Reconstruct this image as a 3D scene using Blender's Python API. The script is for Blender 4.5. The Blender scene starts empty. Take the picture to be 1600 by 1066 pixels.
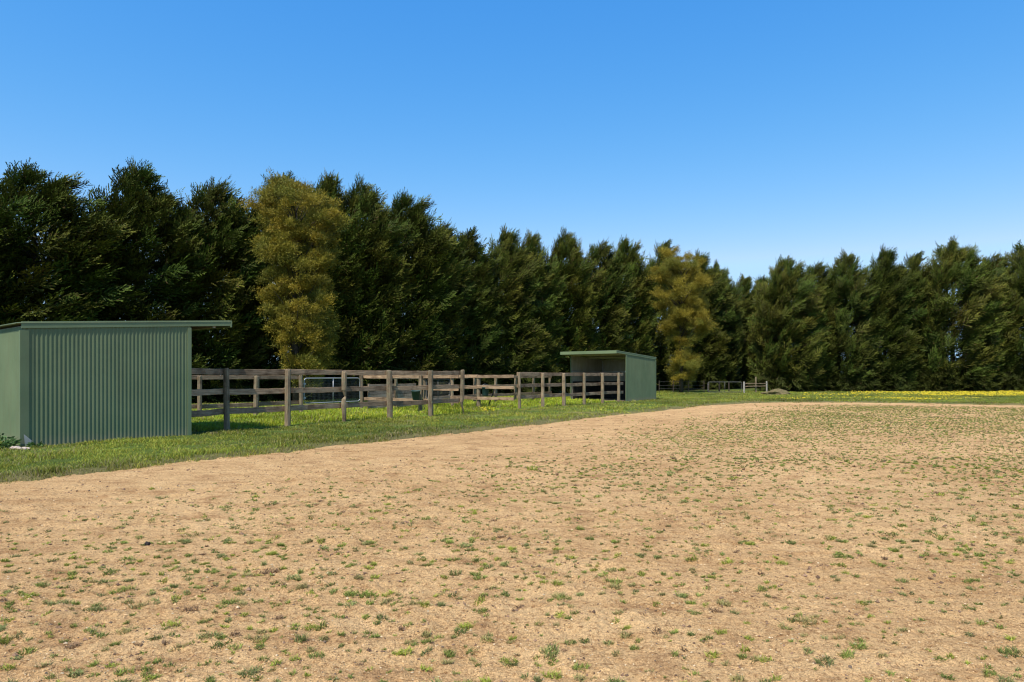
import bpy, math, random
import numpy as np
from mathutils import Vector, Matrix

R = math.radians
rng = np.random.default_rng(7)
random.seed(7)
scn = bpy.context.scene
COL = scn.collection

# ------------------------------------------------------------------ camera, sky, sun, exposure
CAM_H = 1.4
FOC = 1066.7            # focal length in photograph pixels (24 mm on a 36 mm frame)
HOR = 587.0             # row of the horizon in the photograph
cam = bpy.data.cameras.new("camera")
cam.lens = 24.0
cam.sensor_width = 36.0
cam.shift_y = (HOR - 533.0) / 1600.0
cam.clip_end = 5000
cam_o = bpy.data.objects.new("camera", cam)
cam_o.location = (0, 0, CAM_H)
cam_o.rotation_euler = (R(90), 0, 0)
COL.objects.link(cam_o)
scn.camera = cam_o

SUN_EL = R(58)
sh = Vector((-0.44, -0.898, 0)).normalized()
SUN_DIR = Vector((sh.x * math.cos(SUN_EL), sh.y * math.cos(SUN_EL), math.sin(SUN_EL)))
world = bpy.data.worlds.new("World")
scn.world = world
world.use_nodes = True
wn = world.node_tree.nodes
wl = world.node_tree.links
bg = wn["Background"]
sky = wn.new("ShaderNodeTexSky")
sky.sky_type = 'NISHITA'
sky.sun_disc = False
sky.sun_elevation = SUN_EL
sky.sun_rotation = math.atan2(sh.x, sh.y)
sky.altitude = 0
sky.air_density = 1.0
sky.dust_density = 0.15
sky.ozone_density = 3.0
hs = wn.new("ShaderNodeHueSaturation")
hs.inputs["Saturation"].default_value = 1.22
hs.inputs["Hue"].default_value = 0.497
wl.new(sky.outputs[0], hs.inputs["Color"])
# per-channel grade of the sky: deeper and more even blue
sp = wn.new("ShaderNodeSeparateColor"); cb = wn.new("ShaderNodeCombineColor")
wl.new(hs.outputs[0], sp.inputs[0])
for ch, (gain, pw_) in enumerate(((0.67, 1.36), (0.930, 0.78), (2.04, 0.38))):
    a_ = wn.new("ShaderNodeMath"); a_.operation = 'POWER'; a_.inputs[1].default_value = pw_
    b_ = wn.new("ShaderNodeMath"); b_.operation = 'MULTIPLY'; b_.inputs[1].default_value = gain
    wl.new(sp.outputs[ch], a_.inputs[0]); wl.new(a_.outputs[0], b_.inputs[0])
    c_ = wn.new("ShaderNodeMath"); c_.operation = 'MINIMUM'; c_.inputs[1].default_value = (1.9, 3.0, 5.0)[ch]
    wl.new(b_.outputs[0], c_.inputs[0]); wl.new(c_.outputs[0], cb.inputs[ch])
wl.new(cb.outputs[0], bg.inputs[0])
bg.inputs[1].default_value = 0.15

sun = bpy.data.lights.new("sun", 'SUN')
sun.energy = 3.7
sun.angle = R(0.5)
sun.color = (1.0, 0.94, 0.83)
sun_o = bpy.data.objects.new("sun", sun)
sun_o.rotation_euler = (-SUN_DIR).to_track_quat('-Z', 'Y').to_euler()
sun_o.location = SUN_DIR * 60
COL.objects.link(sun_o)
scn.view_settings.view_transform = 'Standard'
scn.view_settings.look = 'None'
scn.view_settings.exposure = 0.8
scn.view_settings.gamma = 1.0
scn.cycles.max_bounces = 8
scn.cycles.transparent_max_bounces = 8
scn.cycles.filter_width = 1.15

# ------------------------------------------------------------------ helpers
def gp(px, py, h=CAM_H):
    """ground position seen at a spot of the photograph"""
    d = FOC * h / (py - HOR)
    return ((px - 800) / FOC * d, d)

def tag(o, label=None, cat=None, group=None, kind=None):
    if label: o["label"] = label
    if cat: o["category"] = cat
    if group: o["group"] = group
    if kind: o["kind"] = kind
    return o

def empty(name, loc=(0, 0, 0), rz=0.0):
    o = bpy.data.objects.new(name, None)
    o.location = loc
    o.rotation_euler = (0, 0, rz)
    o.empty_display_size = 0.3
    COL.objects.link(o)
    return o

def link(name, me, parent=None, loc=None):
    o = bpy.data.objects.new(name, me)
    if loc is not None: o.location = loc
    COL.objects.link(o)
    if parent is not None: o.parent = parent
    return o

def mesh_np(name, verts, faces, mats, col=None, smooth=False, midx=None):
    """verts (n,3); faces (m,k) of one k; col (n,3) per vertex"""
    verts = np.asarray(verts, dtype=np.float32)
    faces = np.asarray(faces, dtype=np.int32)
    me = bpy.data.meshes.new(name)
    n, (m, k) = len(verts), faces.shape
    me.vertices.add(n)
    me.vertices.foreach_set("co", verts.ravel())
    me.loops.add(m * k)
    me.loops.foreach_set("vertex_index", faces.ravel())
    me.polygons.add(m)
    me.polygons.foreach_set("loop_start", np.arange(0, m * k, k, dtype=np.int32))
    me.polygons.foreach_set("loop_total", np.full(m, k, dtype=np.int32))
    if midx is not None:
        me.polygons.foreach_set("material_index", np.asarray(midx, dtype=np.int32))
    me.polygons.foreach_set("use_smooth", np.full(m, smooth, dtype=bool))
    me.update(calc_edges=True)
    if col is not None:
        a = me.color_attributes.new("Col", 'FLOAT_COLOR', 'POINT')
        c = np.ones((n, 4), dtype=np.float32)
        c[:, :3] = col
        a.data.foreach_set("color", c.ravel())
    for mt in (mats if isinstance(mats, (list, tuple)) else [mats]):
        me.materials.append(mt)
    return me

class MB:
    """collects shapes for ONE mesh"""
    def __init__(s): s.v = []; s.f = []; s.mi = []
    def add(s, vs, fs, mi=0):
        b = len(s.v)
        s.v += [tuple(v) for v in vs]
        s.f += [tuple(i + b for i in f) for f in fs]
        s.mi += [mi] * len(fs)
    def box(s, c, ax, ay, az, mi=0):
        """centre and three half-axis vectors"""
        c = Vector(c); ax = Vector(ax); ay = Vector(ay); az = Vector(az)
        vs = [c + sx * ax + sy * ay + sz * az for sz in (-1, 1) for sy in (-1, 1) for sx in (-1, 1)]
        s.add(vs, [(0, 2, 3, 1), (4, 5, 7, 6), (0, 1, 5, 4), (2, 6, 7, 3), (0, 4, 6, 2), (1, 3, 7, 5)], mi)
    def tube(s, pts, rad, n=8, mi=0, cap=True):
        pts = [Vector(p) for p in pts]
        rads = rad if isinstance(rad, (list, tuple)) else [rad] * len(pts)
        rings = []
        up = Vector((0, 0, 1))
        for i, p in enumerate(pts):
            d = (pts[min(i + 1, len(pts) - 1)] - pts[max(i - 1, 0)]).normalized()
            u = d.cross(up)
            if u.length < 0.05: u = Vector((1, 0, 0))
            u.normalize(); w = d.cross(u).normalized()
            rings.append([p + rads[i] * (math.cos(a) * u + math.sin(a) * w) for a in [2 * math.pi * k / n for k in range(n)]])
        vs = [v for r in rings for v in r]
        fs = []
        for i in range(len(pts) - 1):
            for k in range(n):
                fs.append((i * n + k, i * n + (k + 1) % n, (i + 1) * n + (k + 1) % n, (i + 1) * n + k))
        if cap:
            fs.append(tuple(range(n))[::-1]); fs.append(tuple(range((len(pts) - 1) * n, len(pts) * n)))
        s.add(vs, fs, mi)
    def build(s, name, mats, parent=None, bevel=0.0, smooth=False):
        me = bpy.data.meshes.new(name)
        me.from_pydata(s.v, [], s.f)
        for mt in (mats if isinstance(mats, (list, tuple)) else [mats]): me.materials.append(mt)
        me.polygons.foreach_set("material_index", s.mi)
        me.polygons.foreach_set("use_smooth", [smooth] * len(s.f))
        me.update()
        o = link(name, me, parent)
        if bevel:
            b = o.modifiers.new("bevel", 'BEVEL'); b.width = bevel; b.segments = 2; b.limit_method = 'ANGLE'
        return o

_P = np.random.default_rng(99).random((256, 256)).astype(np.float32)
def vnoise(x, y, s=1.0, seed=0):
    x = np.asarray(x) * s + 37.7 * seed + 1000; y = np.asarray(y) * s + 91.3 * seed + 1000
    xi = np.floor(x).astype(int); yi = np.floor(y).astype(int)
    fx = x - xi; fy = y - yi
    fx = fx * fx * (3 - 2 * fx); fy = fy * fy * (3 - 2 * fy)
    g = lambda a, b: _P[a % 256, b % 256]
    return ((g(xi, yi) * (1 - fx) + g(xi + 1, yi) * fx) * (1 - fy) + (g(xi, yi + 1) * (1 - fx) + g(xi + 1, yi + 1) * fx) * fy) - 0.5

def fbm(x, y, s, o=4, seed=0):
    r = 0; a = 1.0
    for k in range(o):
        r = r + a * vnoise(x, y, s * 2 ** k, seed + k); a *= 0.5
    return r

# ------------------------------------------------------------------ materials
def new_mat(name):
    m = bpy.data.materials.new(name); m.use_nodes = True
    return m, m.node_tree.nodes, m.node_tree.links, m.node_tree.nodes["Principled BSDF"]

def noise_node(n, l, vec, scale, detail=4, rough=0.55):
    t = n.new("ShaderNodeTexNoise"); t.inputs["Scale"].default_value = scale
    t.inputs["Detail"].default_value = detail; t.inputs["Roughness"].default_value = rough
    if vec is not None: l.new(vec, t.inputs["Vector"])
    return t

def ramp(n, l, fac, stops):
    r = n.new("ShaderNodeValToRGB")
    el = r.color_ramp.elements
    while len(el) < len(stops): el.new(0.5)
    for e, (p, c) in zip(el, stops):
        e.position = p; e.color = (*c, 1)
    l.new(fac, r.inputs[0])
    return r

def mixc(n, l, a, b, fac, mode='MIX'):
    m = n.new("ShaderNodeMix"); m.data_type = 'RGBA'; m.blend_type = mode
    for sock, v in ((m.inputs[6], a), (m.inputs[7], b), (m.inputs[0], fac)):
        if isinstance(v, (int, float)): sock.default_value = v
        elif isinstance(v, tuple): sock.default_value = (*v, 1)
        else: l.new(v, sock)
    return m.outputs[2]

def bump(n, l, h, strength, dist, base=None):
    b = n.new("ShaderNodeBump"); b.inputs["Strength"].default_value = strength
    b.inputs["Distance"].default_value = dist
    l.new(h, b.inputs["Height"])
    if base is not None: l.new(base, b.inputs["Normal"])
    return b.outputs[0]

def mat_leaf(name, rough=0.6, trans=0.25, spec=0.2, tint=(1, 1, 1), var=0.25):
    m, n, l, p = new_mat(name)
    a = n.new("ShaderNodeAttribute"); a.attribute_name = "Col"
    oi = n.new("ShaderNodeObjectInfo")
    r = ramp(n, l, oi.outputs["Random"], [(0, (1 - var, 1 - var * .8, 1 - var)), (1, (1 + var, 1 + var * .6, 1))])
    c = mixc(n, l, a.outputs["Color"], r.outputs[0], 1.0, 'MULTIPLY')
    c = mixc(n, l, c, tint, 1.0, 'MULTIPLY')
    l.new(c, p.inputs["Base Color"])
    p.inputs["Roughness"].default_value = rough
    p.inputs["Specular IOR Level"].default_value = spec
    if trans > 0:
        t = n.new("ShaderNodeBsdfTranslucent"); l.new(c, t.inputs[0])
        mx = n.new("ShaderNodeMixShader"); mx.inputs[0].default_value = trans
        out = n["Material Output"]
        l.new(p.outputs[0], mx.inputs[1]); l.new(t.outputs[0], mx.inputs[2]); l.new(mx.outputs[0], out.inputs[0])
    return m

M = {}
M["cypress"] = mat_leaf("cypress_foliage", 0.65, 0.08, 0.1, tint=(0.82, 0.86, 0.74), var=0.2)
M["wattle"] = mat_leaf("wattle_foliage", 0.6, 0.25, 0.2, var=0.0)
M["grass"] = mat_leaf("grass_blades", 0.5, 0.3, 0.25, var=0.0)
M["petal"] = mat_leaf("flower_petals", 0.6, 0.2, 0.1, var=0.0)

def mat_sand():
    m, n, l, p = new_mat("arena_sand")
    tc = n.new("ShaderNodeTexCoord").outputs["Object"]
    big = noise_node(n, l, tc, 0.35, 5, 0.6)
    mid = noise_node(n, l, tc, 2.2, 6, 0.65)
    mp = n.new("ShaderNodeMapping"); mp.inputs["Rotation"].default_value = (0, 0, R(-56)); mp.inputs["Scale"].default_value = (1.0, 6.0, 1)
    l.new(tc, mp.inputs[0])
    streak = noise_node(n, l, mp.outputs[0], 0.9, 6, 0.7)
    fine = noise_node(n, l, tc, 95, 3, 0.7)
    grit = n.new("ShaderNodeTexVoronoi"); grit.inputs["Scale"].default_value = 130; l.new(tc, grit.inputs["Vector"])
    c1 = ramp(n, l, mid.outputs[0], [(0.3, (0.39, 0.230, 0.110)), (0.46, (0.585, 0.382, 0.188)), (0.72, (0.66, 0.445, 0.228))])
    c2 = ramp(n, l, streak.outputs[0], [(0.36, (0.60, 0.50, 0.42)), (0.5, (1, 1, 1)), (0.7, (1.04, 1.03, 1.0))])
    c = mixc(n, l, c1.outputs[0], c2.outputs[0], 0.5, 'MULTIPLY')
    c3 = ramp(n, l, big.outputs[0], [(0.32, (0.84, 0.78, 0.72)), (0.6, (1.05, 1.03, 1.0))])
    c = mixc(n, l, c, c3.outputs[0], 0.8, 'MULTIPLY')
    c4 = ramp(n, l, grit.outputs["Color"], [(0.0, (0.42, 0.37, 0.33)), (0.4, (0.93, 0.92, 0.90)), (1.0, (1.34, 1.32, 1.28))])
    c = mixc(n, l, c, c4.outputs[0], 0.75, 'MULTIPLY')
    crumb = noise_node(n, l, tc, 26, 6, 0.75)
    c5 = ramp(n, l, crumb.outputs[0], [(0.37, (0.46, 0.37, 0.31)), (0.47, (0.98, 0.97, 0.96)), (0.66, (1.08, 1.07, 1.05))])
    c = mixc(n, l, c, c5.outputs[0], 0.85, 'MULTIPLY')
    l.new(c, p.inputs["Base Color"])
    p.inputs["Roughness"].default_value = 0.95
    p.inputs["Specular IOR Level"].default_value = 0.1
    b = bump(n, l, grit.outputs["Distance"], 0.85, 0.009)
    b = bump(n, l, fine.outputs[0], 0.85, 0.015, b)
    med = noise_node(n, l, tc, 18, 5, 0.65)
    b = bump(n, l, med.outputs[0], 0.7, 0.04, b)
    l.new(b, p.inputs["Normal"])
    return m
M["sand"] = mat_sand()

def mat_ground():
    m, n, l, p = new_mat("turf_ground")
    a = n.new("ShaderNodeAttribute"); a.attribute_name = "Col"
    tc = n.new("ShaderNodeTexCoord").outputs["Object"]
    x = noise_node(n, l, tc, 3.0, 6, 0.7); y = noise_node(n, l, tc, 40, 3, 0.7)
    r1 = ramp(n, l, x.outputs[0], [(0.3, (0.72, 0.74, 0.7)), (0.7, (1.25, 1.2, 1.1))])
    r2 = ramp(n, l, y.outputs[0], [(0.3, (0.6, 0.6, 0.55)), (0.7, (1.3, 1.3, 1.25))])
    c = mixc(n, l, a.outputs["Color"], r1.outputs[0], 1.0, 'MULTIPLY')
    c = mixc(n, l, c, r2.outputs[0], 1.0, 'MULTIPLY')
    l.new(c, p.inputs["Base Color"]); p.inputs["Roughness"].default_value = 0.95
    p.inputs["Specular IOR Level"].default_value = 0.1
    l.new(bump(n, l, y.outputs[0], 0.8, 0.05), p.inputs["Normal"])
    return m
M["ground"] = mat_ground()

def mat_wood(name, dark, mid, light, lichen=None, rot=0.0):
    m, n, l, p = new_mat(name)
    tc = n.new("ShaderNodeTexCoord").outputs["Generated"]
    oc = n.new("ShaderNodeTexCoord").outputs["Object"]
    oi = n.new("ShaderNodeObjectInfo")
    add = n.new("ShaderNodeVectorMath"); add.operation = 'ADD'
    l.new(oc, add.inputs[0])
    mul = n.new("ShaderNodeVectorMath"); mul.operation = 'SCALE'
    cmb = n.new("ShaderNodeCombineXYZ")
    for k in range(3): l.new(oi.outputs["Random"], cmb.inputs[k])
    l.new(cmb.outputs[0], mul.inputs[0]); mul.inputs["Scale"].default_value = 50
    l.new(mul.outputs[0], add.inputs[1])
    mp = n.new("ShaderNodeMapping"); l.new(add.outputs[0], mp.inputs[0])
    # grain runs along local X of boards, along Z of posts
    mp.inputs["Scale"].default_value = (1.2, 22, 22) if rot == 0 else (18, 18, 1.0)
    g = noise_node(n, l, mp.outputs[0], 2.2, 6, 0.7)
    b = noise_node(n, l, add.outputs[0], 2.6, 5, 0.65)
    c1 = ramp(n, l, g.outputs[0], [(0.3, dark), (0.5, mid), (0.72, light)])
    c2 = ramp(n, l, b.outputs[0], [(0.32, (0.42, 0.38, 0.36)), (0.52, (1, 1, 1)), (0.75, (1.25, 1.2, 1.15))])
    c = mixc(n, l, c1.outputs[0], c2.outputs[0], 0.9, 'MULTIPLY')
    rr = ramp(n, l, oi.outputs["Random"], [(0, (0.75, 0.74, 0.74)), (1, (1.2, 1.16, 1.12))])
    c = mixc(n, l, c, rr.outputs[0], 1.0, 'MULTIPLY')
    if lichen:
        q = noise_node(n, l, add.outputs[0], 9, 4, 0.6)
        rq = ramp(n, l, q.outputs[0], [(0.52, (0, 0, 0)), (0.68, (1, 1, 1))])
        c = mixc(n, l, c, lichen, rq.outputs[0])
    l.new(c, p.inputs["Base Color"]); p.inputs["Roughness"].default_value = 0.9
    p.inputs["Specular IOR Level"].default_value = 0.15
    l.new(bump(n, l, g.outputs[0], 0.8, 0.02), p.inputs["Normal"])
    return m
M["rail"] = mat_wood("weathered_rail_timber", (0.12, 0.075, 0.045), (0.29, 0.200, 0.125), (0.46, 0.345, 0.23))
M["post"] = mat_wood("weathered_post_timber", (0.10, 0.072, 0.045), (0.22, 0.168, 0.108), (0.36, 0.29, 0.195), lichen=(0.19, 0.18, 0.11), rot=1)
M["plank"] = mat_wood("old_plank_timber", (0.16, 0.115, 0.08), (0.34, 0.26, 0.19), (0.50, 0.40, 0.30))

def mat_steel(name, colr, rough=0.45, dirt=0.25, stain=(0.13, 0.10, 0.07), splash=False):
    m, n, l, p = new_mat(name)
    tc = n.new("ShaderNodeTexCoord").outputs["Object"]
    mp = n.new("ShaderNodeMapping"); mp.inputs["Scale"].default_value = (1, 1, 0.18); l.new(tc, mp.inputs[0])
    a = noise_node(n, l, mp.outputs[0], 5, 6, 0.7)
    b = noise_node(n, l, tc, 1.1, 5, 0.6)
    r1 = ramp(n, l, a.outputs[0], [(0.42, (0, 0, 0)), (0.75, (1, 1, 1))])
    mt = n.new("ShaderNodeMath"); mt.operation = 'MULTIPLY'; mt.inputs[1].default_value = dirt
    l.new(r1.outputs[0], mt.inputs[0])
    c = mixc(n, l, colr, stain, mt.outputs[0])
    r2 = ramp(n, l, b.outputs[0], [(0.3, (0.86, 0.88, 0.86)), (0.7, (1.1, 1.08, 1.08))])
    c = mixc(n, l, c, r2.outputs[0], 1.0, 'MULTIPLY')
    # splashed earth along the foot
    sx = n.new("ShaderNodeSeparateXYZ"); l.new(tc, sx.inputs[0])
    dn = noise_node(n, l, tc, 7, 4, 0.7)
    ma = n.new("ShaderNodeMath"); ma.operation = 'MULTIPLY_ADD'; ma.inputs[1].default_value = 0.35; l.new(dn.outputs[0], ma.inputs[0]); l.new(sx.outputs[2], ma.inputs[2])
    rz = ramp(n, l, ma.outputs[0], [(0.16, (0.55, 0.55, 0.55)), (0.42, (0, 0, 0))])
    if splash: c = mixc(n, l, c, (0.24, 0.19, 0.13), rz.outputs[0])
    l.new(c, p.inputs["Base Color"])
    rr = ramp(n, l, a.outputs[0], [(0.3, (rough - .08,) * 3), (0.7, (rough + .2,) * 3)])
    l.new(rr.outputs[0], p.inputs["Roughness"])
    p.inputs["Specular IOR Level"].default_value = 0.25
    return m
M["green"] = mat_steel("green_painted_steel", (0.125, 0.165, 0.086), 0.6, 0.22, splash=True)
M["green_trim"] = mat_steel("green_steel_trim", (0.150, 0.195, 0.104), 0.55, 0.1)
M["inner"] = mat_steel("shed_inner_face", (0.33, 0.30, 0.24), 0.6, 0.5)
M["rubber"] = mat_steel("dark_kick_lining", (0.02, 0.019, 0.018), 0.8, 0.4)
M["galv"] = mat_steel("galvanised_steel", (0.38, 0.39, 0.39), 0.4, 0.25, (0.25, 0.22, 0.19))
M["galv"].node_tree.nodes["Principled BSDF"].inputs["Metallic"].default_value = 0.35
M["dull_shade_galv"] = mat_steel("dull_shade_gate_steel", (0.09, 0.092, 0.09), 0.6, 0.4)  # dull steel; the far gate's tree shade is put into this dark colour
M["darkwire"] = mat_steel("aged_wire", (0.12, 0.125, 0.12), 0.7, 0.3)
M["bucket"] = mat_steel("teal_plastic", (0.022, 0.058, 0.055), 0.5, 0.2)
M["blackp"] = mat_steel("black_plastic", (0.02, 0.02, 0.022), 0.5, 0.2)

def mat_noisy(name, a, b, scale, rough=0.9, bs=0.5, bd=0.02):
    m, n, l, p = new_mat(name)
    tc = n.new("ShaderNodeTexCoord").outputs["Object"]
    x = noise_node(n, l, tc, scale, 6, 0.7)
    r = ramp(n, l, x.outputs[0], [(0.3, a), (0.7, b)])
    l.new(r.outputs[0], p.inputs["Base Color"]); p.inputs["Roughness"].default_value = rough
    p.inputs["Specular IOR Level"].default_value = 0.15
    l.new(bump(n, l, x.outputs[0], bs, bd), p.inputs["Normal"])
    return m
M["bark"] = mat_noisy("bark", (0.035, 0.026, 0.02), (0.11, 0.085, 0.065), 9, 0.95, 0.9, 0.05)
M["palebark"] = mat_noisy("pale_bark", (0.03, 0.025, 0.02), (0.09, 0.075, 0.055), 9, 0.95, 0.8, 0.04)
M["stone"] = mat_noisy("pale_rubble", (0.28, 0.21, 0.17), (0.50, 0.41, 0.35), 14)
M["darkstone"] = mat_noisy("dark_stone", (0.012, 0.01, 0.01), (0.04, 0.032, 0.03), 30)
M["soil"] = mat_noisy("dry_soil", (0.10, 0.072, 0.045), (0.26, 0.20, 0.13), 5)
M["mound"] = mat_noisy("mound_earth", (0.06, 0.065, 0.02), (0.20, 0.145, 0.075), 5)
M["clod"] = mat_noisy("clods", (0.16, 0.10, 0.065), (0.42, 0.28, 0.19), 20)
M["pebble"] = mat_leaf("grit", 0.9, 0.0, 0.1, var=0.0)

# ------------------------------------------------------------------ arena outline (rounded rectangle in its own axes)
AO = np.array([-2.8, 14.9]); AU = np.array([0.563, 0.826]); AN = np.array([0.826, -0.563])
A0, A1, B0, B1, RAD = -22.0, 30.2, 0.0, 27.0, 9.0
def arena_sd(x, y):
    """positive inside the arena, metres from its edge"""
    dx = np.asarray(x) - AO[0]; dy = np.asarray(y) - AO[1]
    a = dx * AU[0] + dy * AU[1]; b = dx * AN[0] + dy * AN[1]
    qa = np.abs(a - (A0 + A1) / 2) - (A1 - A0) / 2 + RAD
    qb = np.abs(b - (B0 + B1) / 2) - (B1 - B0) / 2 + RAD
    d = np.sqrt(np.maximum(qa, 0) ** 2 + np.maximum(qb, 0) ** 2) + np.minimum(np.maximum(qa, qb), 0) - RAD
    w = 0.16 * vnoise(x, y, 0.8, 5) + 0.12 * vnoise(x, y, 3.1, 6)
    return -d + w

# tree line: from the left side to the far corner
TL0 = np.array([-22.5, 30.0]); TLD = np.array([0.729, 0.684])
def tree_at(px):
    k = (px - 800) / FOC
    t = (k * TL0[1] - TL0[0]) / (TLD[0] - k * TLD[1])
    return TL0 + t * TLD
def tl_dist(x, y):
    """signed distance from the tree rows (negative = behind)"""
    n1 = np.array([TLD[1], -TLD[0]])
    d1 = (x - TL0[0]) * n1[0] + (y - TL0[1]) * n1[1]
    d2 = 61.5 - np.asarray(y)
    return np.where(np.asarray(x) < 24, d1, np.minimum(d2, d1 + 1e9 * 0 + np.abs(d1)))

FO = np.array([-7.06, 17.0]); FU = np.array([0.563, 0.826]); FP = np.array([-0.826, 0.563])
def in_yard(x, y):
    dx = np.asarray(x) - FO[0]; dy = np.asarray(y) - FO[1]
    a = dx * FU[0] + dy * FU[1]; b = dx * FP[0] + dy * FP[1]
    return (a > -3) & (a < 26) & (b > 0.25) & (b < 9)

def ground_z(x, y):
    sd = arena_sd(x, y)
    z = 0.03 * fbm(x, y, 0.35, 3, 11) + 0.018 * vnoise(x, y, 2.4, 3)
    z = z * np.clip((sd < 4) * 1.0, 0, 1)
    edge = np.clip((sd + 0.25) / 0.5, 0, 1)
    return z * (1 - edge) + 0.03 * (1 - edge) - 0.14 * edge

def ground_col(x, y):
    x = np.asarray(x); y = np.asarray(y)
    n1 = fbm(x, y, 0.5, 4, 21)[..., None]; n2 = fbm(x, y, 0.12, 3, 31)[..., None]
    verge = np.array([0.090, 0.130, 0.028]); yard = np.array([0.125, 0.185, 0.022])
    c = np.where(in_yard(x, y)[..., None], yard, verge)
    c = c * (1 + 0.5 * n1 + 0.3 * n2)
    dry = np.clip(n1 * 2.2 - 0.35, 0, 1)
    c = c * (1 - dry) + np.array([0.19, 0.16, 0.07]) * dry
    sd = arena_sd(x, y)
    e = np.clip(1 - np.abs(sd + 0.1) / 0.5, 0, 1)[..., None]
    c = c * (1 - 0.7 * e) + np.array([0.20, 0.145, 0.085]) * 0.7 * e
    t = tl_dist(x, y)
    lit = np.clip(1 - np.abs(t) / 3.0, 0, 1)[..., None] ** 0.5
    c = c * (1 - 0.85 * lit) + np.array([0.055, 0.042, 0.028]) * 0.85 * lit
    return c

def make_ground():
    def axis(lo, hi, fine, n_out, far):
        core = np.arange(lo, hi, fine)
        k = np.arange(1, n_out + 1) / n_out
        g = (np.exp(k * 6) - 1) / (math.exp(6) - 1)
        return np.concatenate([(lo - g * (far))[::-1], core, hi + g * far])
    xs = axis(-26, 50, 0.22, 24, 2500); ys = axis(-6, 64, 0.22, 24, 2500)
    X, Y = np.meshgrid(xs, ys)
    Z = ground_z(X, Y)
    v = np.stack([X, Y, Z], -1).reshape(-1, 3)
    ny, nx = X.shape
    i = np.arange(ny * nx).reshape(ny, nx)
    f = np.stack([i[:-1, :-1], i[:-1, 1:], i[1:, 1:], i[1:, :-1]], -1).reshape(-1, 4)
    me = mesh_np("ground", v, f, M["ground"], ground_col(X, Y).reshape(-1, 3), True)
    tag(link("ground", me), kind="structure")
make_ground()

def sand_z(x, y, r=None):
    z = -0.035 + 0.022 * fbm(x, y, 0.45, 3, 41)
    a = (np.asarray(x) * AU[0] + np.asarray(y) * AU[1]); b = (np.asarray(x) * AN[0] + np.asarray(y) * AN[1])
    z = z + 0.012 * fbm(a * 0.35, b, 3.0, 3, 43)
    m = np.clip(vnoise(x, y, 0.7, 47) * 2 + 0.6, 0.15, 1)
    z = z + 0.032 * m * fbm(x, y, 7.0, 3, 44) + 0.011 * vnoise(x, y, 45, 46)
    z = z + 0.016 * np.clip(vnoise(x, y, 22, 48) - 0.12, 0, 1)
    return z

def make_sand():
    ang = np.concatenate([np.linspace(-180, -62, 16)[:-1], np.linspace(-62, 62, 760), np.linspace(62, 180, 16)[1:]])
    rr = [0.05, 0.4, 0.9, 1.4]
    r = 1.8
    while r < 60: rr.append(r); r *= 1.0052
    A, Rr = np.meshgrid(np.radians(ang), np.array(rr))
    X = np.sin(A) * Rr; Y = np.cos(A) * Rr
    Z = sand_z(X, Y)
    v = np.stack([X, Y, Z], -1).reshape(-1, 3)
    ny, nx = X.shape
    i = np.arange(ny * nx).reshape(ny, nx)
    f = np.stack([i[:-1, :-1], i[:-1, 1:], i[1:, 1:], i[1:, :-1]], -1).reshape(-1, 4)
    sd = arena_sd(X, Y).ravel()
    f = f[sd[f].max(axis=1) > -0.35]
    used = np.unique(f); remap = np.full(len(v), -1); remap[used] = np.arange(len(used))
    me = mesh_np("sand_arena", v[used], remap[f], M["sand"], None, True)
    tag(link("sand_arena", me), kind="structure")
make_sand()

# ------------------------------------------------------------------ blades (grass, weeds): curved two-piece slivers
def blades(pos, height, width, lean, col, seed=1, tipmul=1.25):
    g = np.random.default_rng(seed)
    n = len(pos)
    a = g.random(n) * 2 * np.pi
    side = np.stack([np.cos(a), np.sin(a), np.zeros(n)], -1)
    b = g.random(n) * 2 * np.pi
    out = np.stack([np.cos(b), np.sin(b), np.zeros(n)], -1)
    h = height[:, None]; w = width[:, None] * 0.5; L = lean[:, None]
    up = np.array([0, 0, 1.0])
    p0 = pos - side * w; p1 = pos + side * w
    m = pos + up * h * 0.6 + out * L * 0.35
    p2 = m - side * w * 0.8; p3 = m + side * w * 0.8
    t = pos + up * h + out * L
    p4 = t
    v = np.stack([p0, p1, p2, p3, p4], 1).reshape(-1, 3)
    k = np.arange(n)[:, None] * 5
    tri = np.concatenate([k + [0, 1, 3], k + [0, 3, 2], k + [2, 3, 4]], 0)
    c = np.repeat(col[:, None, :], 5, 1)
    c[:, 0:2] *= 0.8; c[:, 4] *= tipmul
    return v, tri, c.reshape(-1, 3)

def sample_area(n, xr, yr, seed):
    g = np.random.default_rng(seed)
    return g.uniform(xr[0], xr[1], n), g.uniform(yr[0], yr[1], n), g

SHED1_F = np.array([-7.39, 15.7]); SHED2_F = np.array([6.07, 36.4])
SD = np.array([0.65, 0.76]); SD = SD / np.linalg.norm(SD); SW = np.array([-SD[1], SD[0]])
SHED_D, SHED_W = 3.25, 3.6
def in_shed(x, y):
    r = np.zeros(np.shape(x), bool)
    for F, s in ((SHED1_F, -1), (SHED2_F, 1)):
        a = ((x - F[0]) * SD[0] + (y - F[1]) * SD[1]) * s; b = (x - F[0]) * SW[0] + (y - F[1]) * SW[1]
        r |= (a > -0.02) & (a < SHED_D + 0.02) & (b > -0.02) & (b < SHED_W + 0.02)
    return r

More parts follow.
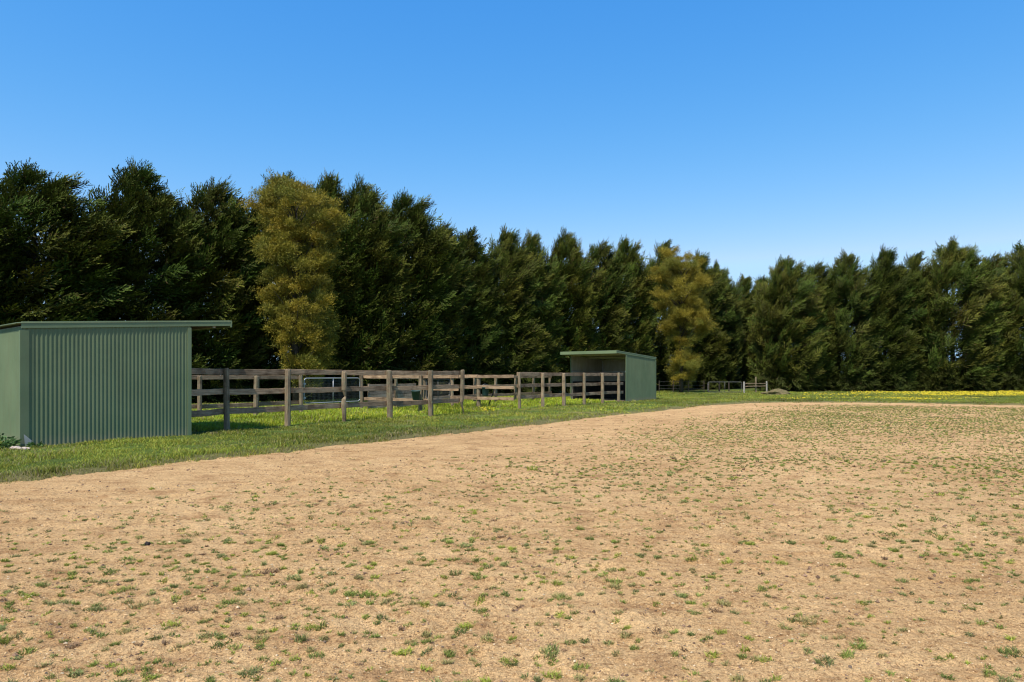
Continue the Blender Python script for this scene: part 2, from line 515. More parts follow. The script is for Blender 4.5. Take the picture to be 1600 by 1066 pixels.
def make_grass():
    N = 5200000
    g = np.random.default_rng(5)
    # distance law: keeps the sward equally dense to the eye
    d = 7.5 * np.exp(g.random(N) * math.log(62 / 7.5))
    x = g.uniform(-1.0, 1.0, N) * d
    dens = np.minimum(1.0, 1.0)
    keep = arena_sd(x, d) < 0.16
    x, d = x[keep], d[keep]
    t = tl_dist(x, d)
    keep = (t > 0.5) & ~in_shed(x, d)
    keep &= ~((t < 3.5) & (g.random(len(x)) > np.clip(t / 3.5, 0, 1)))
    x, d = x[keep], d[keep]
    want = 370000
    if len(x) > want:
        s = g.permutation(len(x))[:want]; x, d = x[s], d[s]
    n = len(x)
    sd = arena_sd(x, d)
    # ragged fringe on the sand
    fr = g.random(n)
    keep = ~((sd > -0.25) & (fr < 0.35 + 1.1 * vnoise(x, d, 1.7, 77)))
    # bare patches and tussocks
    clump = fbm(x, d, 1.6, 3, 61)
    keep &= g.random(n) < np.clip(0.85 + 1.2 * clump, 0.25, 1)
    x, d, sd, clump = x[keep], d[keep], sd[keep], clump[keep]
    n = len(x)
    yard = in_yard(x, d)
    h = g.uniform(0.020, 0.055, n) * (1 + 1.3 * np.clip(clump, -0.4, 1))
    h = np.where(yard, h * 1.9, h)
    tuss = np.clip(vnoise(x, d, 0.9, 66) - 0.12, 0, 1) * 4
    h = h * (1 + 0.7 * tuss)
    h = np.where((sd > -0.8), h * 1.35, h)
    w = np.maximum(0.005, d * 0.00075) * g.uniform(0.7, 1.4, n)
    lean = h * g.uniform(0.2, 1.1, n)
    base = np.where(yard[:, None], np.array([0.30, 0.36, 0.026]), np.array([0.235, 0.260, 0.034]))
    big = fbm(x, d, 0.4, 3, 81)[:, None]
    col = base * (1 + 0.7 * big) * g.uniform(0.65, 1.35, (n, 1))
    col[:, 0] *= g.uniform(0.8, 1.3, n)
    dry = (g.random(n) < np.clip(0.06 + 0.35 * vnoise(x, d, 1.1, 91) + np.where(sd > -1.1, 0.05 + 0.9 * np.clip(vnoise(x, d, 1.9, 97), 0, 1), 0), 0, 0.6))
    col[dry] = np.array([0.30, 0.24, 0.115]) * g.uniform(0.6, 1.3, (dry.sum(), 1))
    darkb = (g.random(n) < np.clip(0.5 * (vnoise(x, d, 2.3, 93) - 0.05) + np.where(sd > -1.2, 0.08 + 0.8 * np.clip(vnoise(x, d, 2.7, 98), 0, 1), 0), 0, 0.7)) & ~dry
    col[darkb] *= 0.45
    yel = yard & (big[:, 0] > 0.12) & (g.random(n) < 0.28)
    col[yel] = np.array([0.34, 0.36, 0.06]) * g.uniform(0.7, 1.2, (yel.sum(), 1))
    z = ground_z(x, d)
    v, f, c = blades(np.stack([x, d, z - 0.005], -1), h, w, lean, col, 6)
    tag(link("grass", mesh_np("grass", v, f, M["grass"], c)), "short green grass with dry and yellow patches covering the verge and yards", "grass", kind="stuff")
make_grass()

def make_weeds():
    g = np.random.default_rng(12)
    # tufts come up along the harrowed rows: a loose lattice in the arena's own axes
    SP = 0.096
    ga, gb = np.meshgrid(np.arange(-20, 30, SP), np.arange(0, 24, SP))
    ga = (ga + g.uniform(-0.5, 0.5, ga.shape) * SP * 1.1).ravel(); gb = (gb + g.uniform(-0.5, 0.5, gb.shape) * SP * 0.75).ravel()
    x = AO[0] + AU[0] * ga + AN[0] * gb; d = AO[1] + AU[1] * ga + AN[1] * gb
    k = (d > 1.9) & (np.abs(x) < 1.0 * d + 2.5)
    x, d = x[k], d[k]
    sd = arena_sd(x, d)
    patch = np.clip(0.86 + 0.9 * fbm(x, d, 0.35, 3, 52) + 0.45 * vnoise(x, d, 2.6, 58), 0.15, 1.2)
    p = np.clip((sd - 1.9) / 3.6, 0.0, 1) ** 1.5 * patch
    p = np.maximum(p, np.where((sd > 0.3), 0.012, 0))
    k = g.random(len(x)) < p * (0.62 + 0.38 * np.clip((d - 8) / 12, 0, 1))
    x, d, sd = x[k], d[k], sd[k]
    n = len(x)
    size = np.where(g.random(n) < 0.5, g.lognormal(-0.68, 0.33, n), g.lognormal(-0.22, 0.33, n))
    nb = np.where(d < 6, 60, np.where(d < 12, 26, 11))
    nb = (nb * np.clip(size ** 1.5, 0.25, 1.8)).astype(int)
    idx = np.repeat(np.arange(n), nb)
    m = len(idx)
    rad = 0.027 * size[idx] * np.sqrt(g.random(m)); an = g.random(m) * 2 * np.pi
    el = g.uniform(0.8, 1.9, n)[idx]; ea = g.normal(0.6, 0.5, n)[idx]
    ux = np.cos(an) * rad * el; uy = np.sin(an) * rad
    px = x[idx] + ux * np.cos(ea) - uy * np.sin(ea); py = d[idx] + ux * np.sin(ea) + uy * np.cos(ea)
    tall = np.where(g.random(n) < 0.02, 1.9, 1.0)[idx]
    h = g.uniform(0.008, 0.024, m) * size[idx] ** 0.6 * tall
    lean = g.uniform(0.012, 0.04, m) * size[idx] ** 0.6
    w = np.maximum(0.0045, d[idx] * 0.0010) * g.uniform(0.7, 1.3, m)
    pal = np.array([[0.20, 0.24, 0.045], [0.26, 0.29, 0.04], [0.22, 0.24, 0.075], [0.29, 0.25, 0.09], [0.24, 0.15, 0.08], [0.16, 0.19, 0.045]])
    pi = g.choice(6, n, p=[0.33, 0.17, 0.15, 0.19, 0.03, 0.13])
    col = pal[pi][idx] * g.uniform(0.6, 1.4, (m, 1)) * g.uniform(0.75, 1.25, n)[idx][:, None]
    v, f, c = blades(np.stack([px, py, sand_z(px, py) + 0.001], -1), h, w, lean, col, 13)
    tag(link("weeds", mesh_np("weeds", v, f, M["grass"], c)), "small low tufts of green weeds scattered over the tan sand arena", "weeds", kind="stuff")
make_weeds()

def lumps(pos, size, seed, squash=0.6):
    """irregular stones as one mesh: octahedra pushed out of shape"""
    g = np.random.default_rng(seed)
    base = np.array([[1, 0, 0], [0, 1, 0], [-1, 0, 0], [0, -1, 0], [0, 0, 1], [0, 0, -1]], float)
    f0 = np.array([[0, 1, 4], [1, 2, 4], [2, 3, 4], [3, 0, 4], [1, 0, 5], [2, 1, 5], [3, 2, 5], [0, 3, 5]])
    n = len(pos)
    s = size[:, None, None] * (base[None] * g.uniform(0.55, 1.3, (n, 6, 1)) + g.normal(0, 0.12, (n, 6, 3)))
    s[:, :, 2] *= squash
    a = g.random(n) * 6.28
    sx = s[..., 0] * np.cos(a)[:, None] - s[..., 1] * np.sin(a)[:, None]; sy = s[..., 0] * np.sin(a)[:, None] + s[..., 1] * np.cos(a)[:, None]
    v = np.stack([sx, sy, s[..., 2]], -1) + pos[:, None, :]
    f = (np.arange(n)[:, None, None] * 6 + f0[None]).reshape(-1, 3)
    return v.reshape(-1, 3), f

def make_grit():
    g = np.random.default_rng(22)
    N = 46000
    d = 1.9 * np.exp(g.random(N) * math.log(16 / 1.9)); x = g.uniform(-0.85, 0.85, N) * d
    k = arena_sd(x, d) > 0.1; x, d = x[k], d[k]; n = len(x)
    s = np.clip(g.lognormal(math.log(0.0035), 0.4, n), 0.002, 0.012) * (1 + 0.05 * d)
    z = sand_z(x, d) + s * 0.2
    v, f = lumps(np.stack([x, d, z], -1), s, 23, 0.7)
    c = np.where(g.random((n, 1)) < 0.16, np.array([0.60, 0.46, 0.29]), np.array([0.50, 0.33, 0.17])) * g.uniform(0.55, 1.15, (n, 1))
    c = np.where(g.random((n, 1)) < 0.07, np.array([0.14, 0.10, 0.07]), c)
    tag(link("sand_grit", mesh_np("sand_grit", v, f, M["pebble"], np.repeat(c, 6, 0))), "loose coarse grit lying over the tan sand", "grit", kind="stuff")
    # brown clods and dead roots kicked up by hooves
    N = 3600
    d = 2.2 + 24 * g.random(N) ** 0.8; x = g.uniform(-0.85, 0.85, N) * d
    k = arena_sd(x, d) > 0.2; x, d = x[k], d[k]; n = len(x)
    # clods come in little trails
    tr = g.random(n) < 0.5
    rep = np.where(tr, 6, 2)
    idx = np.repeat(np.arange(n), rep); m = len(idx)
    th = g.normal(0.5, 0.5, n)[idx]
    L = g.normal(0, 0.05, m) * (1 + 0.04 * d[idx]); 
    px = x[idx] + L * np.cos(th) + g.normal(0, 0.008, m); py = d[idx] + L * np.sin(th) * 0.6 + g.normal(0, 0.01, m)
    s = np.clip(g.lognormal(math.log(0.0065), 0.4, m), 0.003, 0.02) * (1 + 0.02 * d[idx])
    v, f = lumps(np.stack([px, py, sand_z(px, py) + s * 0.2], -1), s, 24, 0.7)
    c = np.array([0.20, 0.125, 0.08]) * g.uniform(0.4, 1.4, (m, 1))
    tag(link("sand_clods", mesh_np("sand_clods", v, f, M["pebble"], np.repeat(c, 6, 0))), "small brown clods and dead roots strewn over the sand", "clods", kind="stuff")
make_grit()

def make_flowers():
    g = np.random.default_rng(31)
    pts = []
    def patch(x0, x1, y0, y1, n, cl=0.0):
        px = g.uniform(x0, x1, n); py = g.uniform(y0, y1, n)
        X, Y = gp(px, py)
        k = vnoise(X * 0.35, Y, 1.3, 71) > cl
        pts.append(np.stack([X, Y], -1)[k])
    patch(1440, 1640, 612.2, 619.5, 3600, -0.12)
    patch(1330, 1450, 613, 618, 900, 0.0)
    patch(1255, 1345, 615, 620, 200, 0.0)
    patch(1195, 1335, 622, 625, 420, 0.05)
    patch(1330, 1540, 622.5, 627, 700, 0.12)
    patch(1330, 1640, 618, 624, 500, 0.1)
    patch(752, 773, 640, 645, 120)
    patch(700, 800, 638, 644, 45, -0.05)
    patch(545, 640, 648, 658, 120, 0.0)
    patch(1000, 1180, 640, 648, 40, 0.1)
    patch(480, 700, 646, 670, 25, 0.0)
    P = np.concatenate(pts)
    P = P[(arena_sd(P[:, 0], P[:, 1]) < -0.05) & ~in_shed(P[:, 0], P[:, 1])]
    n = len(P)
    r = np.clip(P[:, 1] * 0.00085, 0.014, 0.05) * g.uniform(0.55, 1.1, n)
    z = ground_z(P[:, 0], P[:, 1]) + g.uniform(0.02, 0.10, n)
    tilt = g.normal(0, 0.5, (n, 2))
    tilt[:, 1] -= 0.5
    nrm = np.stack([tilt[:, 0], tilt[:, 1], np.ones(n)], -1); nrm /= np.linalg.norm(nrm, axis=1)[:, None]
    u = np.cross(nrm, [0, 1, 0.01]); u /= np.linalg.norm(u, axis=1)[:, None]; w = np.cross(nrm, u)
    c0 = np.concatenate([P, z[:, None]], 1)
    ang = np.arange(6) * math.pi / 3
    ring = c0[:, None] + r[:, None, None] * (np.cos(ang)[None, :, None] * u[:, None] + np.sin(ang)[None, :, None] * w[:, None]) + 0.25 * r[:, None, None] * nrm[:, None]
    v = np.concatenate([c0[:, None], ring], 1).reshape(-1, 3)
    f = np.array([[0, 1 + k, 1 + (k + 1) % 6] for k in range(6)])
    f = (np.arange(n)[:, None, None] * 7 + f[None]).reshape(-1, 3)
    c = np.array([0.60, 0.46, 0.03]) * g.uniform(0.75, 1.1, (n, 1))
    tag(link("wildflowers", mesh_np("wildflowers", v, f, M["petal"], np.repeat(c, 7, 0))), "bright yellow wildflowers in drifts through the far grass and yards", "flowers", kind="stuff")
make_flowers()

# ------------------------------------------------------------------ trees
WIND = np.array([0.85, 0.15, 0.0])
def norm(a): return a / np.maximum(np.linalg.norm(a, axis=-1, keepdims=True), 1e-6)

def slivers(p, dirn, length, width, g, nrm=None):
    """one slender four-cornered leaf per row"""
    rnd = g.normal(0, 1, p.shape) if nrm is None else nrm
    s = norm(np.cross(dirn, rnd))
    m = p + dirn * length[:, None] * 0.45
    return np.stack([p, m + s * width[:, None] * 0.5, p + dirn * length[:, None], m - s * width[:, None] * 0.5], 1)

def cypress_mesh(seed, H, RW, leaders, nl, per, low, dens=1.0):
    """crown of one cypress: limbs -> plumes -> sprays -> slivers; returns crown mesh and trunk mesh"""
    g = np.random.default_rng(seed)
    lead = []
    for k in range(leaders):
        a = g.random() * 6.28; rr = 0 if k == 0 else RW * g.uniform(0.30, 0.66)
        lead.append((rr * math.cos(a), rr * math.sin(a), H * (1.0 if k == 0 else g.uniform(0.85, 0.96)), RW * (0.88 if k == 0 else g.uniform(0.38, 0.52))))
    limbs = []
    per = int(per * 1.1)
    T0 = 0.70
    for k in range(nl):
        t = low + (1 - low) * ((k + g.random()) / nl) ** 0.9
        z = t * H
        if t > T0:      # tapering head with a few lesser spires round the main one
            L = lead[0] if (g.random() < 0.6 or leaders == 1) else lead[g.integers(1, len(lead))]
            tt = (z - T0 * H) / (L[2] - T0 * H)
            if tt > 1: tt = g.uniform(0.2, 0.95); z = T0 * H + tt * (L[2] - T0 * H)
            cx = L[0] * min(1, tt * 1.5 + 0.25); cy = L[1] * min(1, tt * 1.5 + 0.25)
            rad = L[3] * (1 - tt) ** 0.75 + 0.12 + (RW * 0.15 * (1 - tt * 2) if tt < 0.5 else 0)
        else:
            cx = cy = 0
            rad = RW * (0.88 + 0.12 * math.sin(t / T0 * math.pi * 0.9)) * (0.85 + 0.15 * min(1, (t - low) * 8))
        a = k * 2.39996 + g.normal(0, 0.35)
        rad *= g.uniform(0.82, 1.08)
        limbs.append((cx, cy, z, a, rad, t))
    P = []; D = []; S = []; CC = []
    for (cx, cy, z, a, rad, t) in limbs:
        out = np.array([math.cos(a), math.sin(a), 0])
        np_ = max(3, int(per * (0.35 + 0.65 * min(1, rad / RW * 1.2)) * dens))
        u = g.random(np_) ** 0.7
        spread = 0.12 + 0.23 * rad / RW
        base = np.array([cx, cy, z]) + out * (rad * (0.28 + 0.72 * u))[:, None]
        base[:, 2] += -0.12 * rad * (1 - u) + 0.22 * rad * u ** 2 - 0.12 * rad
        base += g.normal(0, spread, (np_, 3)) * np.array([1, 1, 0.55]) * 0.85
        dr = norm(out[None] * 0.62 + WIND[None] * 0.78 + np.array([0, 0, 1.0]) * (0.42 + 0.42 * max(0, t - 0.5) * 2) + g.normal(0, 0.24, (np_, 3)))
        P.append(base); D.append(dr); S.append(np.full(np_, 0.70 + 0.36 * min(1, rad / RW)) * g.uniform(0.65, 1.3, np_))
        hue = g.random()
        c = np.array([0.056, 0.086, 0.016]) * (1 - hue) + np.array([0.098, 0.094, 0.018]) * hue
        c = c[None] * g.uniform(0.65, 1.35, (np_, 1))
        CC.append(c)
    for k in range(34):   # skirt of foliage that hangs to the ground
        a = k * 2.39996 + g.normal(0, 0.2); z = g.uniform(0.1, 1.3); rad = RW * g.uniform(0.75, 1.0)
        np_ = per
        out = np.array([math.cos(a), math.sin(a), 0])
        base = np.array([0, 0, z]) + out * (rad * (0.2 + 0.8 * g.random(np_) ** 0.7))[:, None] + g.normal(0, 0.28, (np_, 3))
        P.append(base); D.append(norm(out[None] * 0.9 + WIND[None] * 0.4 + g.normal(0, 0.35, (np_, 3)))); S.append(g.uniform(0.6, 1.1, np_))
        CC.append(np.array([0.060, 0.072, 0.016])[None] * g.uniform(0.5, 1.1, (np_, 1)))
    for L in lead:        # tops
        main = L[3] > 0.6 * RW
        np_ = 120 if main else 60
        dz = g.random(np_) ** 0.7 * (2.6 if main else 1.6)
        sp = 0.02 + 0.19 * dz
        base = np.stack([L[0] + sp * g.normal(0, 1, np_), L[1] + sp * g.normal(0, 1, np_), L[2] - 0.2 - dz], -1)
        P.append(base); D.append(norm(np.array([0.3, 0, 0.75])[None] + 1.0 * (base - np.array([L[0], L[1], 0])) * np.array([1, 1, 0]) + g.normal(0, 0.35, (np_, 3)))); S.append(g.uniform(0.25, 0.5, np_) * (0.75 + 0.25 * dz))
        CC.append(np.array([0.090, 0.092, 0.018])[None] * g.uniform(0.7, 1.3, (np_, 1)))
    P = np.concatenate(P); D = np.concatenate(D); S = np.concatenate(S); CC = np.concatenate(CC)
    k = P[:, 2] > 0.05
    P, D, S, CC = P[k], D[k], S[k], CC[k]
    n = len(P)
    ns, nv = 10, 7
    # sprays along each plume, slivers along each spray
    # each plume is a flat fan, its upper face turned up and outwards
    upv = norm(np.array([0, 0, 1.0])[None] + g.normal(0, 0.45, (n, 3)) + 0.35 * norm(P * np.array([1, 1, 0])))
    sid = norm(np.cross(D, upv)); NN = norm(np.cross(sid, D))
    tt = (np.arange(ns) + 0.5) / ns
    sgn = np.where(np.arange(ns) % 2 == 0, 1.0, -1.0)
    o = P[:, None] + D[:, None] * (S[:, None, None] * (tt[None, :, None] - 0.25) * 0.95)
    sd_ = norm(D[:, None] * (0.75 + 0.5 * tt)[None, :, None] + sid[:, None] * (sgn * (0.80 - 0.42 * tt))[None, :, None] + g.normal(0, 0.10, (n, ns, 3)))
    sl = S[:, None] * (0.46 - 0.24 * tt)[None] * g.uniform(0.7, 1.25, (n, ns))
    q = (np.arange(nv) + 0.3) / nv
    p = o[:, :, None] + sd_[:, :, None] * (sl[:, :, None, None] * q[None, None, :, None])
    dd = norm(sd_[:, :, None] + g.normal(0, 0.30, (n, ns, nv, 3)) * (1 - 0.75 * np.abs(NN))[:, None, None])
    nr = norm(np.repeat(NN, ns * nv, 0) + g.normal(0, 0.30, (n * ns * nv, 3)))
    ln = (sl[:, :, None] * (0.52 - 0.2 * q)[None, None] * g.uniform(0.7, 1.3, (n, ns, nv)))
    p = p.reshape(-1, 3); dd = dd.reshape(-1, 3); ln = ln.ravel()
    v = slivers(p, dd, ln, np.clip(ln * 0.34, 0.02, 0.06), g, nr).reshape(-1, 3)
    f = np.arange(len(v)).reshape(-1, 4)
    # new growth at the tips is a lighter olive than the old inner leaves
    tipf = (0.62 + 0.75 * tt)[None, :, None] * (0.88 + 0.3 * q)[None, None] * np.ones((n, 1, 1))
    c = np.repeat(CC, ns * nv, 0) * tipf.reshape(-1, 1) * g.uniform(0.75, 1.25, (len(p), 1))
    brown = g.random(len(p)) < 0.05
    c[brown] = np.array([0.085, 0.055, 0.03]) * g.uniform(0.5, 1.1, (brown.sum(), 1))
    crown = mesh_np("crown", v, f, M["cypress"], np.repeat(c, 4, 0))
    mb = MB()
    mb.tube([(0, 0, -0.2), (0.02, 0, H * 0.12), (0.05, 0.03, H * 0.4), (0, 0, H * 0.66)], [0.24, 0.19, 0.13, 0.08], 9)
    for L in lead:
        mb.tube([(0, 0, H * 0.5), (L[0] * 0.7, L[1] * 0.7, H * 0.68), (L[0], L[1], L[2] - 0.4)], [0.09, 0.06, 0.012], 6)
    for (cx, cy, z, a, rad, t) in limbs[::2]:
        o_ = Vector((math.cos(a), math.sin(a), 0))
        c0 = Vector((cx, cy, z - 0.35 * rad))
        mb.tube([c0, c0 + o_ * rad * 0.45 + Vector((0, 0, 0.1 * rad)), c0 + o_ * rad * 0.9 + Vector((0, 0, 0.35 * rad))], [0.04, 0.028, 0.008], 5)
    tr = mb
    me = bpy.data.meshes.new("trunk")
    me.from_pydata(tr.v, [], tr.f); me.materials.append(M["bark"]); me.update()
    return crown, me

VARS = []
for i, (H, RW, ld, nl, per, low) in enumerate([
        (10, 2.9, 6, 145, 27, 0.05), (10, 2.7, 5, 142, 27, 0.06), (10, 3.0, 8, 150, 27, 0.05),
        (10, 2.5, 4, 140, 26, 0.05), (10, 2.8, 7, 145, 27, 0.04), (10, 2.6, 5, 142, 27, 0.06)]):
    VARS.append(cypress_mesh(300 + i, H, RW, ld, nl, per, low))

def place_cypress(px, top, depth, wscale, label, group, var, rz, lift=0.0):
    if depth is None:
        x, y = tree_at(px)
    else:
        x, y = (px - 800) / FOC * depth, depth
    H = (HOR - top) / FOC * y + CAM_H
    t = empty("cypress_tree", (x, y, 0), rz)
    tag(t, label, "tree", group)
    cr, tr = VARS[var]
    s = H / 10.25
    for nm, me in (("trunk", tr), ("crown", cr)):
        o = link(nm, me, t)
        o.scale = (wscale, wscale, s)
        if nm == "crown" and lift: o.location = (0, 0, lift)
    return t

LROW = "cypress trees of the long windbreak behind the yards"
RROW = "cypress trees of the windbreak across the far right"
# photo column, crown top row, width factor, label
left_row = [
 (-230, 285, 1.0, "cypress outside the left edge, leftmost of the long row"),
 (-95, 280, 1.0, "cypress cut off by the left edge of the view"),
 (62, 264, 1.05, "dark cypress with one thin top spire over the left end of the near shed"),
 (212, 270, 1.08, "broad two peaked cypress rising above the middle of the near shed"),
 (340, 279, 0.95, "round topped cypress just left of the big golden wattle"),
 (440, 280, 0.9, "dark cypress whose tip shows behind the big golden wattle"),
 (508, 282, 0.9, "tall cypress touching the right side of the big golden wattle"),
 (572, 288, 0.95, "highest bushy cypress right of the big golden wattle, second from it"),
 (636, 312, 0.9, "cypress on the stepped down shoulder, third right of the big golden wattle"),
 (686, 345, 0.85, "shorter cypress at the foot of the shoulder before the notch in the row"),
 (738, 362, 0.85, "pointed cypress just right of the notch in the row"),
 (786, 366, 0.85, "cypress second right of the notch in the row"),
 (834, 368, 0.85, "cypress third right of the notch, above the middle of the yards"),
 (884, 372, 0.85, "cypress rising above the left end of the far shed roof"),
 (934, 374, 0.85, "cypress rising directly above the far shed"),
 (984, 374, 0.85, "cypress left of the second golden wattle, above the far shed wall"),
 (1036, 384, 0.85, "dark cypress behind the left half of the second golden wattle"),
 (1086, 398, 0.85, "dark cypress behind the right half of the second golden wattle"),
 (1126, 420, 0.85, "low far cypress just right of the second golden wattle"),
 (1160, 431, 0.85, "lowest cypress in the dip of the skyline above the white posts"),
 (1196, 434, 0.85, "far cypress in the corner where the two rows of trees meet"),
]
for i, (px, top, ws, lab) in enumerate(left_row):
    place_cypress(px + (0, 6, -7, 4, -3, 0, 5, -6)[i % 8], top - (0, 4, 0, 7, -3)[i % 5], None, ws * (0.9 + 0.1 * ((i * 7) % 3)), lab, LROW, [0, 1, 2, 4, 3, 5, 1, 0, 2, 3, 5, 4, 1, 0, 3, 2, 5, 4, 0, 1, 2][i], [0.1, -0.25, 0.2, -0.1, 0.3, 0, -0.3][i % 7])
right_row = [
 (1228, 397, 60.0, 0.98, "feathery cypress at the left end of the far right row above the dirt mound"),
 (1276, 410, 61.5, 0.9, "slightly lower cypress, second from the left in the far right row"),
 (1324, 390, 60.5, 0.98, "round headed cypress, third from the left in the far right row"),
 (1382, 387, 61.0, 0.98, "cypress with split top, fourth from the left in the far right row"),
 (1428, 394, 61.5, 0.9, "narrow cypress just left of the gap before the tallest far right tree"),
 (1488, 378, 60.0, 1.22, "broadest and tallest cypress of the far right row above the yellow flowers"),
 (1552, 396, 61.5, 0.95, "cypress right of the broadest one in the far right row"),
 (1602, 382, 60.5, 1.1, "cypress cut by the right edge of the view"),
 (1665, 388, 61.0, 1.0, "cypress outside the right edge of the view"),
 (1730, 385, 61.0, 1.05, "cypress outside the right edge, last of the row"),
]
for i, (px, top, dp, ws, lab) in enumerate(right_row):
    place_cypress(px, top + (7, 0, 8, 4, 10, 0)[i % 6], dp, ws * 0.90, lab, RROW, [2, 3, 1, 4, 5, 0, 3, 2, 1, 4][i], [0.15, -0.2, 0.35, -0.35, 0][i % 5], 0.35 if i in (4, 6) else 0.0)

def wattle(px, depth, label, prof, nclump, seed, H, rmul=1.0):
    """prof: (height, half width, centre offset) rows of the crown's outline in metres"""
    g = np.random.default_rng(seed)
    x = (px - 800) / FOC * depth
    t = empty("wattle_tree", (x, depth, 0))
    tag(t, label, "tree", "golden wattle trees in front of the cypresses")
    pz = np.array([q[0] for q in prof]); pw = np.array([q[1] for q in prof]); pc = np.array([q[2] for q in prof])
    P = []; D = []; C = []
    mb = MB()
    mb.tube([(0, 0, -0.2), (0.05, 0, H * 0.2), (-0.1, 0.05, H * 0.45), (0.1, 0, H * 0.7), (0.05, 0, H * 0.9)], [0.17, 0.14, 0.10, 0.06, 0.02], 9)
    zs = np.linspace(pz.min(), pz.max(), 400); ws = np.interp(zs, pz, pw)
    zz = g.choice(zs, nclump, p=ws / ws.sum())
    for z0 in zz:
        w = np.interp(z0, pz, pw); c0 = np.interp(z0, pz, pc)
        an = g.random() * 6.28; rr = math.sqrt(g.uniform(0.12, 1.0))
        cc = np.array([c0 + w * 0.86 * rr * math.cos(an), w * 0.75 * rr * math.sin(an), z0 + g.normal(0, 0.1)])
        r = g.uniform(0.25, 0.62) * rmul
        n = int(620 * (r / 0.45) ** 1.6)
        k = 9
        tw = norm(g.normal(0, 1, (k, 3)) + np.array([0.25, 0, 0.25])) * g.uniform(0.5, 1.25, (k, 1))
        f = g.random((n, 1)) ** 0.8
        u = tw[g.integers(0, k, n)] * f + g.normal(0, 0.20, (n, 3))
        P.append(cc + u * r * np.array([1.1, 1.0, 0.8]))
        D.append(norm(u * 0.7 + np.array([0.2, 0, 0.35]) + g.normal(0, 0.5, (n, 3))))
        hue = g.random()
        c = np.array([0.310, 0.230, 0.024]) * hue + np.array([0.165, 0.165, 0.024]) * (1 - hue)
        C.append(c[None] * g.uniform(0.55, 1.35, (n, 1)) * g.uniform(0.8, 1.15))
        if g.random() < 0.45:
            zb = max(0.8, cc[2] - math.hypot(cc[0], cc[1]) * 0.9 - 0.5)
            mb.tube([(0.0, 0, zb), (cc[0] * 0.5, cc[1] * 0.5, zb + (cc[2] - zb) * 0.6), tuple(cc)], [0.032, 0.02, 0.006], 5)
    P = np.concatenate(P); D = np.concatenate(D); C = np.concatenate(C)
    n = len(P)
    v = slivers(P, D, g.uniform(0.08, 0.17, n), g.uniform(0.018, 0.036, n), g).reshape(-1, 3)
    me = mesh_np("crown", v, np.arange(len(v)).reshape(-1, 4), M["wattle"], np.repeat(C, 4, 0))
    mb.build("trunk", M["palebark"], t, smooth=True)
    link("crown", me, t)

def outline(px0, depth, rows):
    return [((HOR - y) / FOC * depth + CAM_H, hw / FOC * depth, (cx - px0) / FOC * depth) for y, hw, cx in rows]
d1 = 33.0
wattle(462, d1, "large golden green wattle in front of dark cypresses behind the first yard",
    outline(462, d1, [(600, 20, 482), (575, 34, 480), (550, 48, 478), (520, 58, 474), (490, 64, 470), (460, 64, 468), (430, 64, 466), (400, 70, 464), (370, 78, 462), (345, 81, 461), (320, 73, 459), (300, 52, 458), (286, 22, 460)]), 265, 71, 10.3)
d2 = 55.0
wattle(1064, d2, "smaller golden wattle right of the far green shed, with a low hanging clump",
    outline(1064, d2, [(598, 10, 1066), (585, 26, 1068), (565, 28, 1068), (552, 12, 1066), (540, 14, 1068), (525, 40, 1076), (505, 46, 1074), (480, 44, 1064), (450, 46, 1062), (425, 50, 1061), (405, 40, 1060), (390, 16, 1055)]), 190, 72, 9.5, 1.25)

# ------------------------------------------------------------------ sheds
def corr_sheet(p0, pu, pv, wu, hv, name, parent, mats, pitch=0.076, amp=0.0052, hfun=None, thick=0.004, nrm=None):
    """corrugated sheet from p0; waves run across pu (unit) for wu metres, ribs along pv for hv (or hfun(u))"""
    p0 = np.array(p0, float); pu = np.array(pu, float); pv = np.array(pv, float)
    nr = np.cross(pu, pv) if nrm is None else np.array(nrm, float)
    k = int(wu / pitch * 8)
    u = np.linspace(0, wu, k + 1)
    w = amp * np.sin(u / pitch * 2 * np.pi)
    hh = np.array([hv if hfun is None else hfun(a) for a in u])
    lay = []
    for off in (0, -thick):
        for fr in (0.0, 1.0):
            lay.append(p0 + u[:, None] * pu + (w + off)[:, None] * nr + (hh * fr)[:, None] * pv)
    v = np.concatenate(lay); n = k + 1; i = np.arange(k)
    f = []; mi = []
    flip = np.dot(np.cross(pu, pv), nr) < 0
    a = np.stack([i, i + 1, n + i + 1, n + i], -1); b = np.stack([2 * n + i, 3 * n + i, 3 * n + i + 1, 2 * n + i + 1], -1)
    m4 = 4 * n; v = np.concatenate([v, v])      # rims keep their own corners so that the sheet shades flat up to its edge
    e1 = np.stack([i, 2 * n + i, 2 * n + i + 1, i + 1], -1); e2 = np.stack([n + i, n + i + 1, 3 * n + i + 1, 3 * n + i], -1)
    f = np.concatenate([a, b, e1 + m4, e2 + m4])
    if flip: f = f[:, ::-1]
    mi = np.concatenate([np.zeros(k), np.ones(k), np.zeros(2 * k)])
    me = mesh_np(name, v, f, mats, None, True, mi)
    return link(name, me, parent)

